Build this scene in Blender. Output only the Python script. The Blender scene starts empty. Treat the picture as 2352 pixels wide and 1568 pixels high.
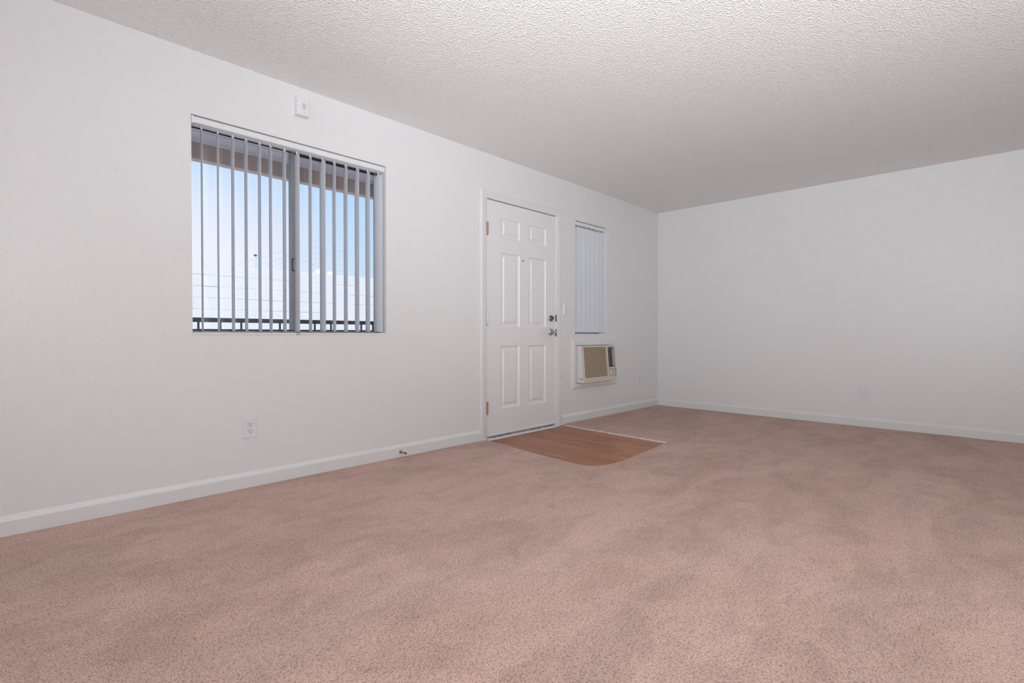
import bpy, bmesh, math, random
from mathutils import Vector, Matrix

R = math.radians
scene = bpy.context.scene
COL = scene.collection
random.seed(7)

# ------------------------------------------------------------------ camera
cam_d = bpy.data.cameras.new('camera')
cam = bpy.data.objects.new('camera', cam_d)
COL.objects.link(cam)
cam_d.sensor_fit = 'HORIZONTAL'
cam_d.sensor_width = 36.0
cam_d.lens = 36.0 * 1180.9 / 2352.0
cam_d.clip_start = 0.05
cam_d.clip_end = 500
YAW, PITCH, ROLL = 0.76417, -0.01418, 0.00159
fw = Vector((math.cos(YAW) * math.cos(PITCH), math.sin(YAW) * math.cos(PITCH), math.sin(PITCH)))
rt = Vector((math.sin(YAW), -math.cos(YAW), 0))
up = rt.cross(fw)
rt2 = rt * math.cos(ROLL) + up * math.sin(ROLL)
up2 = -rt * math.sin(ROLL) + up * math.cos(ROLL)
M = Matrix(((rt2.x, up2.x, -fw.x, -6.027), (rt2.y, up2.y, -fw.y, -3.2004), (rt2.z, up2.z, -fw.z, 0.8998), (0, 0, 0, 1)))
cam.matrix_world = M
scene.camera = cam

# ------------------------------------------------------------------ exposure
scene.view_settings.view_transform = 'Standard'
scene.view_settings.look = 'None'
scene.view_settings.exposure = 0.0
scene.view_settings.gamma = 1.0
scene.view_settings.use_curve_mapping = False
scene.cycles.max_bounces = 7
scene.cycles.diffuse_bounces = 4
scene.cycles.glossy_bounces = 3
scene.cycles.use_adaptive_sampling = True
scene.cycles.adaptive_threshold = 0.06
scene.cycles.adaptive_min_samples = 20
scene.cycles.use_denoising = True
scene.cycles.transparent_max_bounces = 16
scene.cycles.caustics_reflective = False
scene.cycles.caustics_refractive = False
scene.cycles.sample_clamp_indirect = 4.0

# ------------------------------------------------------------------ sky
world = bpy.data.worlds.new('sky')
scene.world = world
world.use_nodes = True
wn, wl = world.node_tree.nodes, world.node_tree.links
wn.clear()
w_out = wn.new('ShaderNodeOutputWorld')
w_bg = wn.new('ShaderNodeBackground')
w_tc = wn.new('ShaderNodeTexCoord')
w_sep = wn.new('ShaderNodeSeparateXYZ')
w_ramp = wn.new('ShaderNodeValToRGB')
e = w_ramp.color_ramp.elements
e[0].position = 0.0
e[0].color = (0.66, 0.78, 0.95, 1)
e[1].position = 1.0
e[1].color = (0.13, 0.33, 0.80, 1)
k = w_ramp.color_ramp.elements.new(0.13); k.color = (0.55, 0.75, 0.97, 1)
k = w_ramp.color_ramp.elements.new(0.30); k.color = (0.40, 0.66, 0.98, 1)
# thin bright cloud
w_map = wn.new('ShaderNodeMapping'); w_map.inputs['Scale'].default_value = (1.3, 1.3, 4.0)
w_map.inputs['Location'].default_value = (0.35, 0.2, 0.0)
w_noise = wn.new('ShaderNodeTexNoise'); w_noise.inputs['Scale'].default_value = 1.6; w_noise.inputs['Detail'].default_value = 5
# haze toward the left of the window (towards +Y), fading with elevation
w_dot = wn.new('ShaderNodeVectorMath'); w_dot.operation = 'DOT_PRODUCT'
hz = Vector((0.10, 1.0, 0.10)).normalized(); w_dot.inputs[1].default_value = hz
w_mr = wn.new('ShaderNodeMapRange'); w_mr.interpolation_type = 'SMOOTHSTEP'
w_mr.inputs['From Min'].default_value = 0.90; w_mr.inputs['From Max'].default_value = 0.985
w_mr.inputs['To Min'].default_value = 0.0; w_mr.inputs['To Max'].default_value = 0.9
w_mr2 = wn.new('ShaderNodeMapRange'); w_mr2.interpolation_type = 'SMOOTHSTEP'
w_mr2.inputs['From Min'].default_value = 0.36; w_mr2.inputs['From Max'].default_value = 0.13
w_mul = wn.new('ShaderNodeMath'); w_mul.operation = 'MULTIPLY'
w_mr3 = wn.new('ShaderNodeMapRange')
w_mr3.inputs['From Min'].default_value = 0.35; w_mr3.inputs['From Max'].default_value = 0.75
w_mr3.inputs['To Min'].default_value = 0.0; w_mr3.inputs['To Max'].default_value = 0.12
w_add = wn.new('ShaderNodeMath'); w_add.operation = 'ADD'; w_add.use_clamp = True
w_mix = wn.new('ShaderNodeMix'); w_mix.data_type = 'RGBA'
w_mix.inputs[7].default_value = (0.85, 0.87, 0.97, 1)
wl.new(w_tc.outputs['Generated'], w_sep.inputs[0])
wl.new(w_sep.outputs['Z'], w_ramp.inputs[0])
wl.new(w_tc.outputs['Generated'], w_map.inputs[0])
wl.new(w_map.outputs[0], w_noise.inputs['Vector'])
wl.new(w_tc.outputs['Generated'], w_dot.inputs[0])
wl.new(w_dot.outputs['Value'], w_mr.inputs['Value'])
wl.new(w_sep.outputs['Z'], w_mr2.inputs['Value'])
wl.new(w_mr.outputs[0], w_mul.inputs[0]); wl.new(w_mr2.outputs[0], w_mul.inputs[1])
wl.new(w_noise.outputs[0], w_mr3.inputs['Value'])
wl.new(w_mul.outputs[0], w_add.inputs[0]); wl.new(w_mr3.outputs[0], w_add.inputs[1])
wl.new(w_add.outputs[0], w_mix.inputs[0]); wl.new(w_ramp.outputs[0], w_mix.inputs[6])
wl.new(w_mix.outputs[2], w_bg.inputs['Color'])
w_bg.inputs['Strength'].default_value = 1.14
wl.new(w_bg.outputs[0], w_out.inputs['Surface'])

# ------------------------------------------------------------------ sun and large lights
def light(name, kind, loc, direction, energy, color, size=None, size_y=None):
    d = bpy.data.lights.new(name, kind)
    d.energy = energy
    d.color = color
    if kind == 'AREA':
        d.shape = 'RECTANGLE'; d.size = size; d.size_y = size_y
    if kind == 'SUN':
        d.angle = R(0.6)
    o = bpy.data.objects.new(name, d)
    o.location = loc
    o.rotation_euler = Vector(direction).to_track_quat('-Z', 'Y').to_euler()
    COL.objects.link(o)
    return o

def spot(name, loc, target, energy, angle, color):
    d = bpy.data.lights.new(name, 'SPOT')
    d.energy = energy; d.color = color
    d.spot_size = R(angle); d.spot_blend = 1.0; d.shadow_soft_size = 0.15
    o = bpy.data.objects.new(name, d)
    o.location = loc
    o.rotation_euler = (Vector(target) - Vector(loc)).to_track_quat('-Z', 'Y').to_euler()
    COL.objects.link(o)
    return o

LAMP_TINT = (0.935, 1.0, 1.05)
light('sun', 'SUN', (0, -5, 12), (0.30, 0.62, -0.72), 3.65, (1.0, 0.95, 0.88))
# daylight through the two leaves of the sliding door in the wall behind the camera
light('daylight_back', 'AREA', (-8.42, -2.55, 1.05), (1, 0, 0), 13, LAMP_TINT, 0.75, 1.9)
light('daylight_back_leaf', 'AREA', (-8.42, -3.50, 1.05), (1, 0, 0), 13, LAMP_TINT, 0.75, 1.9)
# unseen area light added opposite the window wall as general fill
light('fill_side', 'AREA', (-4.0, -5.85, 1.2), (0, 1, 0.0), 8, LAMP_TINT, 2.2, 1.5)
# flash bounced off the ceiling; the second spot and two upturned areas are added fill
spot('flash_ceiling', (-6.0, -3.9, 0.9), (-4.6, -3.0, 2.44), 272, 120, LAMP_TINT)
spot('fill_ceiling_far', (-6.3, -3.5, 1.2), (-3.7, -2.1, 2.44), 172, 84, LAMP_TINT)
light('fill_area', 'AREA', (-6.2, -3.9, 1.5), (1, 0.6, 0.85), 39, LAMP_TINT, 0.5, 0.5)
light('fill_area_up', 'AREA', (-6.1, -3.6, 1.3), (0.6, 0.35, 1), 21, LAMP_TINT, 0.4, 0.4)

# ------------------------------------------------------------------ materials
def srgb(r, g, b):
    f = lambda c: c / 12.92 if c <= 0.04045 else ((c + 0.055) / 1.055) ** 2.4
    return (f(r / 255), f(g / 255), f(b / 255), 1)

def mat(name, color, rough=0.5, metal=0.0, spec=0.5, bump=None, vary=None, coat=0.0):
    m = bpy.data.materials.new(name)
    m.use_nodes = True
    nt = m.node_tree; n = nt.nodes; l = nt.links
    b = n['Principled BSDF']
    b.inputs['Base Color'].default_value = color
    b.inputs['Roughness'].default_value = rough
    b.inputs['Metallic'].default_value = metal
    b.inputs['Specular IOR Level'].default_value = spec
    if coat: b.inputs['Coat Weight'].default_value = coat
    tc = n.new('ShaderNodeTexCoord')
    if vary:                                            # (scale, amount)
        nz = n.new('ShaderNodeTexNoise'); nz.inputs['Scale'].default_value = vary[0]; nz.inputs['Detail'].default_value = 4
        mx = n.new('ShaderNodeMix'); mx.data_type = 'RGBA'
        a = vary[1]
        mx.inputs[6].default_value = tuple(c * (1 - a) for c in color[:3]) + (1,)
        mx.inputs[7].default_value = tuple(min(1, c * (1 + a)) for c in color[:3]) + (1,)
        l.new(tc.outputs['Object'], nz.inputs['Vector']); l.new(nz.outputs[0], mx.inputs[0]); l.new(mx.outputs[2], b.inputs['Base Color'])
    if bump:                                            # list of (kind, scale, strength weight), distance
        acc = None
        for kind, sc, wgt in bump[0]:
            if kind == 'noise':
                t = n.new('ShaderNodeTexNoise'); t.inputs['Scale'].default_value = sc; t.inputs['Detail'].default_value = 1
                o = t.outputs[0]
            else:
                t = n.new('ShaderNodeTexVoronoi'); t.inputs['Scale'].default_value = sc; t.feature = 'F1'
                o = t.outputs[0]
            l.new(tc.outputs['Object'], t.inputs['Vector'])
            mm = n.new('ShaderNodeMath'); mm.operation = 'MULTIPLY'; mm.inputs[1].default_value = wgt
            l.new(o, mm.inputs[0])
            if acc is None: acc = mm.outputs[0]
            else:
                ad = n.new('ShaderNodeMath'); ad.operation = 'ADD'
                l.new(acc, ad.inputs[0]); l.new(mm.outputs[0], ad.inputs[1]); acc = ad.outputs[0]
        bp = n.new('ShaderNodeBump'); bp.inputs['Strength'].default_value = bump[1]; bp.inputs['Distance'].default_value = bump[2]
        l.new(acc, bp.inputs['Height']); l.new(bp.outputs[0], b.inputs['Normal'])
    return m

WALLC = (0.78, 0.765, 0.765, 1)
M_wall = mat('wall_paint', WALLC, 0.36, 0, 0.5, bump=([('noise', 60, 1.0), ('noise', 140, 0.6)], 0.42, 0.004))
M_ceiling = mat('ceiling_texture', (0.92, 0.905, 0.90, 1), 0.9, 0, 0.2, bump=([('voronoi', 105, 0.7), ('noise', 150, 1.0)], 0.7, 0.007))
M_trim = mat('trim_paint', (0.755, 0.745, 0.745, 1), 0.30, 0, 0.5, bump=([('noise', 30, 1.0)], 0.1, 0.002))
M_door = mat('door_paint', (0.81, 0.795, 0.80, 1), 0.35, 0, 0.5, bump=([('noise', 25, 1.0)], 0.08, 0.002))
M_plastic = mat('white_plastic', (0.78, 0.78, 0.80, 1), 0.35)
M_bluewhite = mat('cool_white_plastic', (0.74, 0.75, 0.80, 1), 0.3)
M_ivory = mat('ivory_plastic', (0.80, 0.70, 0.58, 1), 0.35)
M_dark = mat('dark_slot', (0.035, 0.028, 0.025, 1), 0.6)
M_slotbrown = mat('brown_slot', (0.16, 0.11, 0.08, 1), 0.6)
M_alu = mat('aged_aluminium', (0.36, 0.36, 0.36, 1), 0.45, 0.6, vary=(9, 0.25))
M_gasket = mat('black_gasket', (0.03, 0.03, 0.033, 1), 0.6)
M_brass = mat('aged_brass', (0.36, 0.26, 0.12, 1), 0.35, 0.8, vary=(60, 0.4))
M_bronze = mat('worn_bronze', (0.30, 0.20, 0.15, 1), 0.35, 0.8, vary=(60, 0.4))
M_copper = mat('copper_hinge', (0.50, 0.32, 0.22, 1), 0.4, 0.6, vary=(60, 0.3))
M_nickel = mat('satin_nickel', (0.50, 0.49, 0.47, 1), 0.28, 0.9)
M_rubber = mat('brown_rubber', (0.10, 0.06, 0.06, 1), 0.7)
M_grille = mat('speaker_grille', (0.42, 0.38, 0.36, 1), 0.6)
M_ac = mat('aged_cream_plastic', (0.66, 0.58, 0.47, 1), 0.4, vary=(14, 0.08))
M_acside = mat('ac_sleeve_white', (0.72, 0.70, 0.69, 1), 0.4)
M_acgrille = mat('tan_grille', (0.56, 0.45, 0.34, 1), 0.5)
M_acback = mat('brown_filter', (0.17, 0.115, 0.075, 1), 0.8)
M_acpanel = mat('silver_panel', (0.58, 0.56, 0.53, 1), 0.3, 0.2)
M_acdark = mat('dark_louver', (0.028, 0.028, 0.034, 1), 0.5)
M_acgrey = mat('grey_louver', (0.17, 0.17, 0.20, 1), 0.45)
M_threshold = mat('chipped_white_paint', (0.72, 0.70, 0.70, 1), 0.5, bump=([('noise', 45, 1.0)], 0.9, 0.01))
M_fascia = mat('brown_fascia', (0.46, 0.325, 0.255, 1), 0.7, vary=(12, 0.12))
M_fascia_bounce = mat('tan_bounce_paint', (0.75, 0.52, 0.40, 1), 0.6)
M_soffit = mat('soffit_paint', (0.90, 0.80, 0.78, 1), 0.7)
M_rail = mat('dark_brown_iron', (0.045, 0.032, 0.030, 1), 0.5)
M_block = mat('white_painted_block', (0.76, 0.75, 0.75, 1), 0.8, bump=([('noise', 40, 1.0)], 0.3, 0.01), vary=(3, 0.05))
M_mortar = mat('grey_mortar', (0.46, 0.44, 0.43, 1), 0.9)
M_ground = mat('concrete', (0.66, 0.63, 0.60, 1), 0.9, vary=(3, 0.1))
M_lump = mat('white_plaster', (0.80, 0.80, 0.82, 1), 0.7)
M_cable = mat('pale_cable', (0.42, 0.52, 0.60, 1), 0.6)
M_pole = mat('pale_pole', (0.60, 0.72, 0.85, 1), 0.6)
M_lamp = mat('dark_lamp', (0.05, 0.08, 0.11, 1), 0.5)
M_sub = mat('subfloor', (0.3, 0.25, 0.2, 1), 0.9)

def vane_mat():
    m = bpy.data.materials.new('vinyl_vane'); m.use_nodes = True
    nt = m.node_tree; n = nt.nodes; l = nt.links
    b = n['Principled BSDF']; b.inputs['Base Color'].default_value = (0.86, 0.87, 0.91, 1); b.inputs['Roughness'].default_value = 0.4
    t = n.new('ShaderNodeBsdfTranslucent'); t.inputs['Color'].default_value = (0.95, 0.95, 0.98, 1)
    mx = n.new('ShaderNodeMixShader'); mx.inputs[0].default_value = 0.33
    l.new(b.outputs[0], mx.inputs[1]); l.new(t.outputs[0], mx.inputs[2]); l.new(mx.outputs[0], n['Material Output'].inputs['Surface'])
    return m
M_vane = vane_mat()

def glass_mat(name, tint, haze, hazecol=(0.9, 0.92, 1, 1)):
    m = bpy.data.materials.new(name); m.use_nodes = True
    nt = m.node_tree; n = nt.nodes; l = nt.links
    n.remove(n['Principled BSDF'])
    tr = n.new('ShaderNodeBsdfTransparent'); tr.inputs['Color'].default_value = tint
    gl = n.new('ShaderNodeBsdfGlossy'); gl.inputs['Roughness'].default_value = 0.02
    fr = n.new('ShaderNodeFresnel'); fr.inputs['IOR'].default_value = 1.45
    mx = n.new('ShaderNodeMixShader')
    l.new(fr.outputs[0], mx.inputs[0]); l.new(tr.outputs[0], mx.inputs[1]); l.new(gl.outputs[0], mx.inputs[2])
    tl = n.new('ShaderNodeBsdfTranslucent'); tl.inputs['Color'].default_value = hazecol
    m2 = n.new('ShaderNodeMixShader'); m2.inputs[0].default_value = haze
    l.new(mx.outputs[0], m2.inputs[1]); l.new(tl.outputs[0], m2.inputs[2])
    l.new(m2.outputs[0], n['Material Output'].inputs['Surface'])
    return m
M_glass_dusty = glass_mat('dusty_window_glass', (1, 1, 1, 1), 0.04)
M_glass = glass_mat('window_glass', (1, 1, 1, 1), 0.0)

def screen_mat(name, opacity):
    m = bpy.data.materials.new(name); m.use_nodes = True
    nt = m.node_tree; n = nt.nodes; l = nt.links
    b = n['Principled BSDF']; b.inputs['Base Color'].default_value = (0.22, 0.23, 0.25, 1); b.inputs['Roughness'].default_value = 0.7
    tr = n.new('ShaderNodeBsdfTransparent')
    mx = n.new('ShaderNodeMixShader'); mx.inputs[0].default_value = opacity
    l.new(tr.outputs[0], mx.inputs[1]); l.new(b.outputs[0], mx.inputs[2]); l.new(mx.outputs[0], n['Material Output'].inputs['Surface'])
    return m
M_screen = screen_mat('insect_screen', 0.08)
M_screen2 = screen_mat('dense_insect_screen', 0.30)

def carpet_mat():
    m = bpy.data.materials.new('carpet_pile'); m.use_nodes = True
    nt = m.node_tree; n = nt.nodes; l = nt.links
    b = n['Principled BSDF']; b.inputs['Roughness'].default_value = 0.95; b.inputs['Specular IOR Level'].default_value = 0.1
    b.inputs['Sheen Weight'].default_value = 0.25; b.inputs['Sheen Roughness'].default_value = 0.5
    b.inputs['Sheen Tint'].default_value = (0.9, 0.75, 0.70, 1)
    tc = n.new('ShaderNodeTexCoord')
    def noise(scale, detail, mapscale=(1, 1, 1), rot=0, rough=0.5, dist=0.0):
        mp = n.new('ShaderNodeMapping'); mp.inputs['Scale'].default_value = mapscale; mp.inputs['Rotation'].default_value = (0, 0, rot)
        t = n.new('ShaderNodeTexNoise'); t.inputs['Scale'].default_value = scale; t.inputs['Detail'].default_value = detail
        t.inputs['Roughness'].default_value = rough; t.inputs['Distortion'].default_value = dist
        l.new(tc.outputs['Object'], mp.inputs[0]); l.new(mp.outputs[0], t.inputs['Vector'])
        return t.outputs[0]
    def mr(v, a, b_, c, d):
        q = n.new('ShaderNodeMapRange'); q.inputs['From Min'].default_value = a; q.inputs['From Max'].default_value = b_
        q.inputs['To Min'].default_value = c; q.inputs['To Max'].default_value = d
        l.new(v, q.inputs['Value']); return q.outputs[0]
    def mul(a, b_):
        q = n.new('ShaderNodeMath'); q.operation = 'MULTIPLY'; l.new(a, q.inputs[0]); l.new(b_, q.inputs[1]); return q.outputs[0]
    def vor(scale):
        t = n.new('ShaderNodeTexVoronoi'); t.inputs['Scale'].default_value = scale; t.voronoi_dimensions = '2D'
        l.new(tc.outputs['Object'], t.inputs['Vector']); return t
    streak = mr(noise(0.9, 4, (1.0, 2.6, 1), R(14), 0.6, 0.8), 0.44, 0.55, 0.935, 1.065)        # brushed pile lanes
    blot = mr(noise(4.2, 4, (1, 1.5, 1), R(-25), 0.68, 0.5), 0.46, 0.60, 1.05, 0.92)           # footmarks in the pile
    spots = mr(noise(2.1, 5, (1, 1.3, 1), R(40), 0.72, 0.2), 0.60, 0.72, 1.0, 0.84)            # darker worn spots
    v1 = vor(235)
    tuft = mr(v1.outputs['Distance'], 0.10, 0.75, 1.12, 0.66)                                    # dark gaps between tufts
    vs_ = n.new('ShaderNodeSeparateColor'); l.new(v1.outputs['Color'], vs_.inputs[0])
    rnd = mr(vs_.outputs[0], 0, 1, 0.84, 1.14)                                                   # tuft to tuft variation
    pit = mr(noise(120, 0, (1, 1, 1), 0, 0.5), 0.28, 0.42, 0.72, 1.04)
    f = mul(mul(mul(streak, blot), mul(tuft, rnd)), mul(pit, spots))
    col = n.new('ShaderNodeMix'); col.data_type = 'RGBA'; col.blend_type = 'MULTIPLY'; col.inputs[0].default_value = 1.0
    base = n.new('ShaderNodeMix'); base.data_type = 'RGBA'
    base.inputs[6].default_value = (0.565, 0.372, 0.303, 1)
    base.inputs[7].default_value = (0.585, 0.398, 0.334, 1)
    tint = mr(noise(1.4, 2, (1, 2, 1), R(15)), 0.35, 0.65, 0, 1)
    l.new(tint, base.inputs[0])
    l.new(base.outputs[2], col.inputs[6]); l.new(f, col.inputs[7])
    l.new(col.outputs[2], b.inputs['Base Color'])
    bp = n.new('ShaderNodeBump'); bp.inputs['Strength'].default_value = 0.7; bp.inputs['Distance'].default_value = 0.004
    l.new(mul(tuft, pit), bp.inputs['Height']); l.new(bp.outputs[0], b.inputs['Normal'])
    return m
M_carpet = carpet_mat()

def wood_mat():
    m = bpy.data.materials.new('laminate_wood'); m.use_nodes = True
    nt = m.node_tree; n = nt.nodes; l = nt.links
    b = n['Principled BSDF']; b.inputs['Roughness'].default_value = 0.42
    tc = n.new('ShaderNodeTexCoord'); oi = n.new('ShaderNodeObjectInfo')
    mp = n.new('ShaderNodeMapping'); mp.inputs['Scale'].default_value = (1, 0.09, 1)
    off = n.new('ShaderNodeVectorMath'); off.operation = 'ADD'
    sc = n.new('ShaderNodeVectorMath'); sc.operation = 'SCALE'; sc.inputs[0].default_value = (3, 11, 5)
    l.new(oi.outputs['Random'], sc.inputs['Scale'])
    l.new(tc.outputs['Object'], off.inputs[0]); l.new(sc.outputs[0], off.inputs[1]); l.new(off.outputs[0], mp.inputs[0])
    t = n.new('ShaderNodeTexNoise'); t.inputs['Scale'].default_value = 55; t.inputs['Detail'].default_value = 5; t.inputs['Distortion'].default_value = 0.4
    l.new(mp.outputs[0], t.inputs['Vector'])
    ad = n.new('ShaderNodeMath'); ad.operation = 'MULTIPLY_ADD'; ad.inputs[1].default_value = 0.22
    l.new(oi.outputs['Random'], ad.inputs[0]); l.new(t.outputs[0], ad.inputs[2])
    r = n.new('ShaderNodeValToRGB')
    el = r.color_ramp.elements
    el[0].position = 0.35; el[0].color = (0.23, 0.095, 0.046, 1)
    el[1].position = 0.85; el[1].color = (0.48, 0.205, 0.098, 1)
    kk = el.new(0.60); kk.color = (0.35, 0.145, 0.070, 1)
    l.new(ad.outputs[0], r.inputs[0]); l.new(r.outputs[0], b.inputs['Base Color'])
    return m
M_wood = wood_mat()

# ------------------------------------------------------------------ mesh helpers
def finish(name, bm, m, parent=None, bevel=0.0, seg=2, smooth=False):
    if bevel:
        bmesh.ops.bevel(bm, geom=[x for x in bm.edges if len(x.link_faces) == 2 and x.calc_face_angle(0) > 0.5], offset=bevel, segments=seg, affect='EDGES', clamp_overlap=True)
    bmesh.ops.recalc_face_normals(bm, faces=bm.faces)
    me = bpy.data.meshes.new(name)
    bm.to_mesh(me); bm.free()
    if smooth:
        for p in me.polygons: p.use_smooth = True
    me.materials.append(m)
    o = bpy.data.objects.new(name, me)
    COL.objects.link(o)
    if parent is not None: o.parent = parent
    return o

def box(bm, x0, x1, y0, y1, z0, z1):
    v = [bm.verts.new(p) for p in ((x0, y0, z0), (x1, y0, z0), (x1, y1, z0), (x0, y1, z0), (x0, y0, z1), (x1, y0, z1), (x1, y1, z1), (x0, y1, z1))]
    for f in ((0, 3, 2, 1), (4, 5, 6, 7), (0, 1, 5, 4), (1, 2, 6, 5), (2, 3, 7, 6), (3, 0, 4, 7)):
        bm.faces.new([v[i] for i in f])
    return v

def bx(name, dims, m, parent=None, bevel=0.0, seg=2):
    bm = bmesh.new(); box(bm, *dims)
    return finish(name, bm, m, parent, bevel, seg)

def cyl(bm, c, axis, r, h, n=20, r2=None):
    """solid cylinder starting at c along axis"""
    a = Vector(axis).normalized()
    q = a.to_track_quat('Z', 'Y').to_matrix()
    r2 = r if r2 is None else r2
    A = []; B = []
    for i in range(n):
        t = 2 * math.pi * i / n
        d = q @ Vector((math.cos(t), math.sin(t), 0))
        A.append(bm.verts.new(Vector(c) + d * r)); B.append(bm.verts.new(Vector(c) + a * h + d * r2))
    for i in range(n):
        bm.faces.new((A[i], A[(i + 1) % n], B[(i + 1) % n], B[i]))
    bm.faces.new(A[::-1]); bm.faces.new(B)

def lathe(bm, c, axis, prof, n=24):
    """prof: (distance along axis, radius)"""
    a = Vector(axis).normalized(); q = a.to_track_quat('Z', 'Y').to_matrix()
    rings = []
    for h, r in prof:
        if r < 1e-6: rings.append([bm.verts.new(Vector(c) + a * h)])
        else: rings.append([bm.verts.new(Vector(c) + a * h + q @ Vector((math.cos(2 * math.pi * i / n), math.sin(2 * math.pi * i / n), 0)) * r) for i in range(n)])
    for p, s in zip(rings, rings[1:]):
        for i in range(n):
            j = (i + 1) % n
            if len(p) == 1 and len(s) > 1: bm.faces.new((p[0], s[i], s[j]))
            elif len(s) == 1 and len(p) > 1: bm.faces.new((p[i], p[j], s[0]))
            elif len(p) > 1: bm.faces.new((p[i], p[j], s[j], s[i]))

def prism(bm, prof, fa, fb):
    """sweep a closed profile (list of 2-tuples) from fa(p) to fb(p)"""
    A = [bm.verts.new(fa(p)) for p in prof]; B = [bm.verts.new(fb(p)) for p in prof]
    n = len(prof)
    for i in range(n): bm.faces.new((A[i], A[(i + 1) % n], B[(i + 1) % n], B[i]))
    bm.faces.new(A[::-1]); bm.faces.new(B)

def tag(o, label=None, cat=None, group=None, kind=None):
    if label: o['label'] = label
    if cat: o['category'] = cat
    if group: o['group'] = group
    if kind: o['kind'] = kind
    return o

def thing(name, label, cat, loc=(0, 0, 0), group=None, kind=None):
    o = bpy.data.objects.new(name, None)
    o.empty_display_size = 0.05
    COL.objects.link(o); o.location = loc
    return tag(o, label, cat, group, kind)

def adopt(child, parent):
    """parent a mesh built in world coordinates under an empty that stands at its base"""
    child.data.transform(Matrix.Translation(-Vector(parent.location)))
    child.parent = parent
    return child

# ------------------------------------------------------------------ room shell
H = 2.44
XB, YN = -8.5, -6.0                     # back wall, near wall
WIN1 = (-5.207, -3.991, 0.905, 2.094)
WIN2 = (-1.751, -1.172, 0.905, 2.073)
DOOR = (-3.008, -2.072, -0.03, 2.058)
ACH = (-1.745, -1.125, 0.398, 0.782)

def wall_with_holes(name, x0, x1, z0, z1, y0, y1, holes, m):
    xs = sorted({x0, x1, *[h[0] for h in holes], *[h[1] for h in holes]})
    zs = sorted({z0, z1, *[max(z0, h[2]) for h in holes], *[h[3] for h in holes]})
    bm = bmesh.new(); V = {}
    def v(x, y, z):
        kx = (round(x, 5), round(y, 5), round(z, 5))
        if kx not in V: V[kx] = bm.verts.new((x, y, z))
        return V[kx]
    inh = lambda cx, cz: any(h[0] < cx < h[1] and h[2] < cz < h[3] for h in holes)
    solid = {}
    for i in range(len(xs) - 1):
        for j in range(len(zs) - 1):
            solid[i, j] = not inh((xs[i] + xs[i + 1]) / 2, (zs[j] + zs[j + 1]) / 2)
    for (i, j), s in solid.items():
        if not s: continue
        a, b, c, d = xs[i], xs[i + 1], zs[j], zs[j + 1]
        bm.faces.new((v(a, y0, c), v(b, y0, c), v(b, y0, d), v(a, y0, d)))
        bm.faces.new((v(a, y1, c), v(a, y1, d), v(b, y1, d), v(b, y1, c)))
        for di, dj, p, q in ((-1, 0, (a, c), (a, d)), (1, 0, (b, c), (b, d)), (0, -1, (a, c), (b, c)), (0, 1, (a, d), (b, d))):
            if not solid.get((i + di, j + dj), False):
                bm.faces.new((v(p[0], y0, p[1]), v(p[0], y1, p[1]), v(q[0], y1, q[1]), v(q[0], y0, q[1])))
    return finish(name, bm, m)

o = wall_with_holes('wall_left', XB, 0.0, -0.03, H, 0.0, 0.15, [WIN1, WIN2, DOOR, ACH], M_wall)
tag(o, 'long white textured wall with the front door and both windows', 'wall', kind='structure')
o = bx('wall_right', (0.0, 0.12, YN, 0.15, -0.03, H), M_wall); tag(o, 'plain white textured end wall right of the door wall', 'wall', kind='structure')
o = bx('wall_back', (XB - 0.12, XB, YN, 0.15, -0.03, H), M_wall); tag(o, 'white wall behind the camera', 'wall', kind='structure')
o = bx('wall_near', (XB, 0.12, YN - 0.12, YN, -0.03, H), M_wall); tag(o, 'white wall opposite the front door', 'wall', kind='structure')
o = bx('ceiling', (XB - 0.12, 0.12, YN - 0.12, 0.15, H, H + 0.25), M_ceiling); tag(o, 'white ceiling with sprayed popcorn texture', 'ceiling', kind='structure')
o = bx('floor_slab', (XB - 0.12, 0.12, YN - 0.12, 0.0, -0.20, -0.03), M_sub); tag(o, 'subfloor slab below the carpet', 'floor', kind='structure')

# carpet with the entry cut-out (rounded edge where it meets the wood)
CUT = [(-3.030, 0.0), (-3.032, -0.10), (-3.046, -0.27), (-3.082, -0.49), (-3.108, -0.69), (-3.123, -0.872), (-3.133, -1.00), (-3.135, -1.075), (-3.130, -1.115),
       (-3.119, -1.145), (-3.098, -1.175), (-3.069, -1.196), (-3.030, -1.213), (-2.981, -1.226), (-2.90, -1.233), (-2.826, -1.233), (-2.66, -1.222), (-2.469, -1.206),
       (-2.25, -1.186), (-2.07, -1.168), (-2.022, -1.163), (-1.990, -0.60), (-1.962, -0.02), (-1.962, 0.0)]
def carpet():
    bm = bmesh.new()
    outer = [(0.0, 0.0), (0.0, YN), (XB, YN), (XB, 0.0)]
    def ring(off, z):
        pts = []
        n = len(CUT)
        for i, (x, y) in enumerate(CUT):
            a = Vector(CUT[max(i - 1, 0)]); b = Vector(CUT[min(i + 1, n - 1)])
            d = (b - a).normalized(); nn = Vector((-d.y, d.x))     # towards the hole
            q = Vector((x, y)) + nn * off
            pts.append(bm.verts.new((q.x, min(q.y, 0) if 0 < i < n - 1 else 0, z)))
        return pts
    r0 = ring(-0.014, 0.0); r1 = ring(-0.006, -0.001); r2 = ring(-0.001, -0.005); r3 = ring(0.0, -0.014)
    ov = [bm.verts.new((x, y, 0.0)) for x, y in outer]
    bm.faces.new(ov + r0)
    for A, B in ((r0, r1), (r1, r2), (r2, r3)):
        for i in range(len(A) - 1): bm.faces.new((A[i], A[i + 1], B[i + 1], B[i]))
    bmesh.ops.triangulate(bm, faces=[f for f in bm.faces if len(f.verts) > 4])
    return finish('floor', bm, M_carpet)
o = carpet(); tag(o, 'dusty pink cut-pile carpet with brushed lanes and footmarks', 'carpet', kind='structure')

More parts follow.
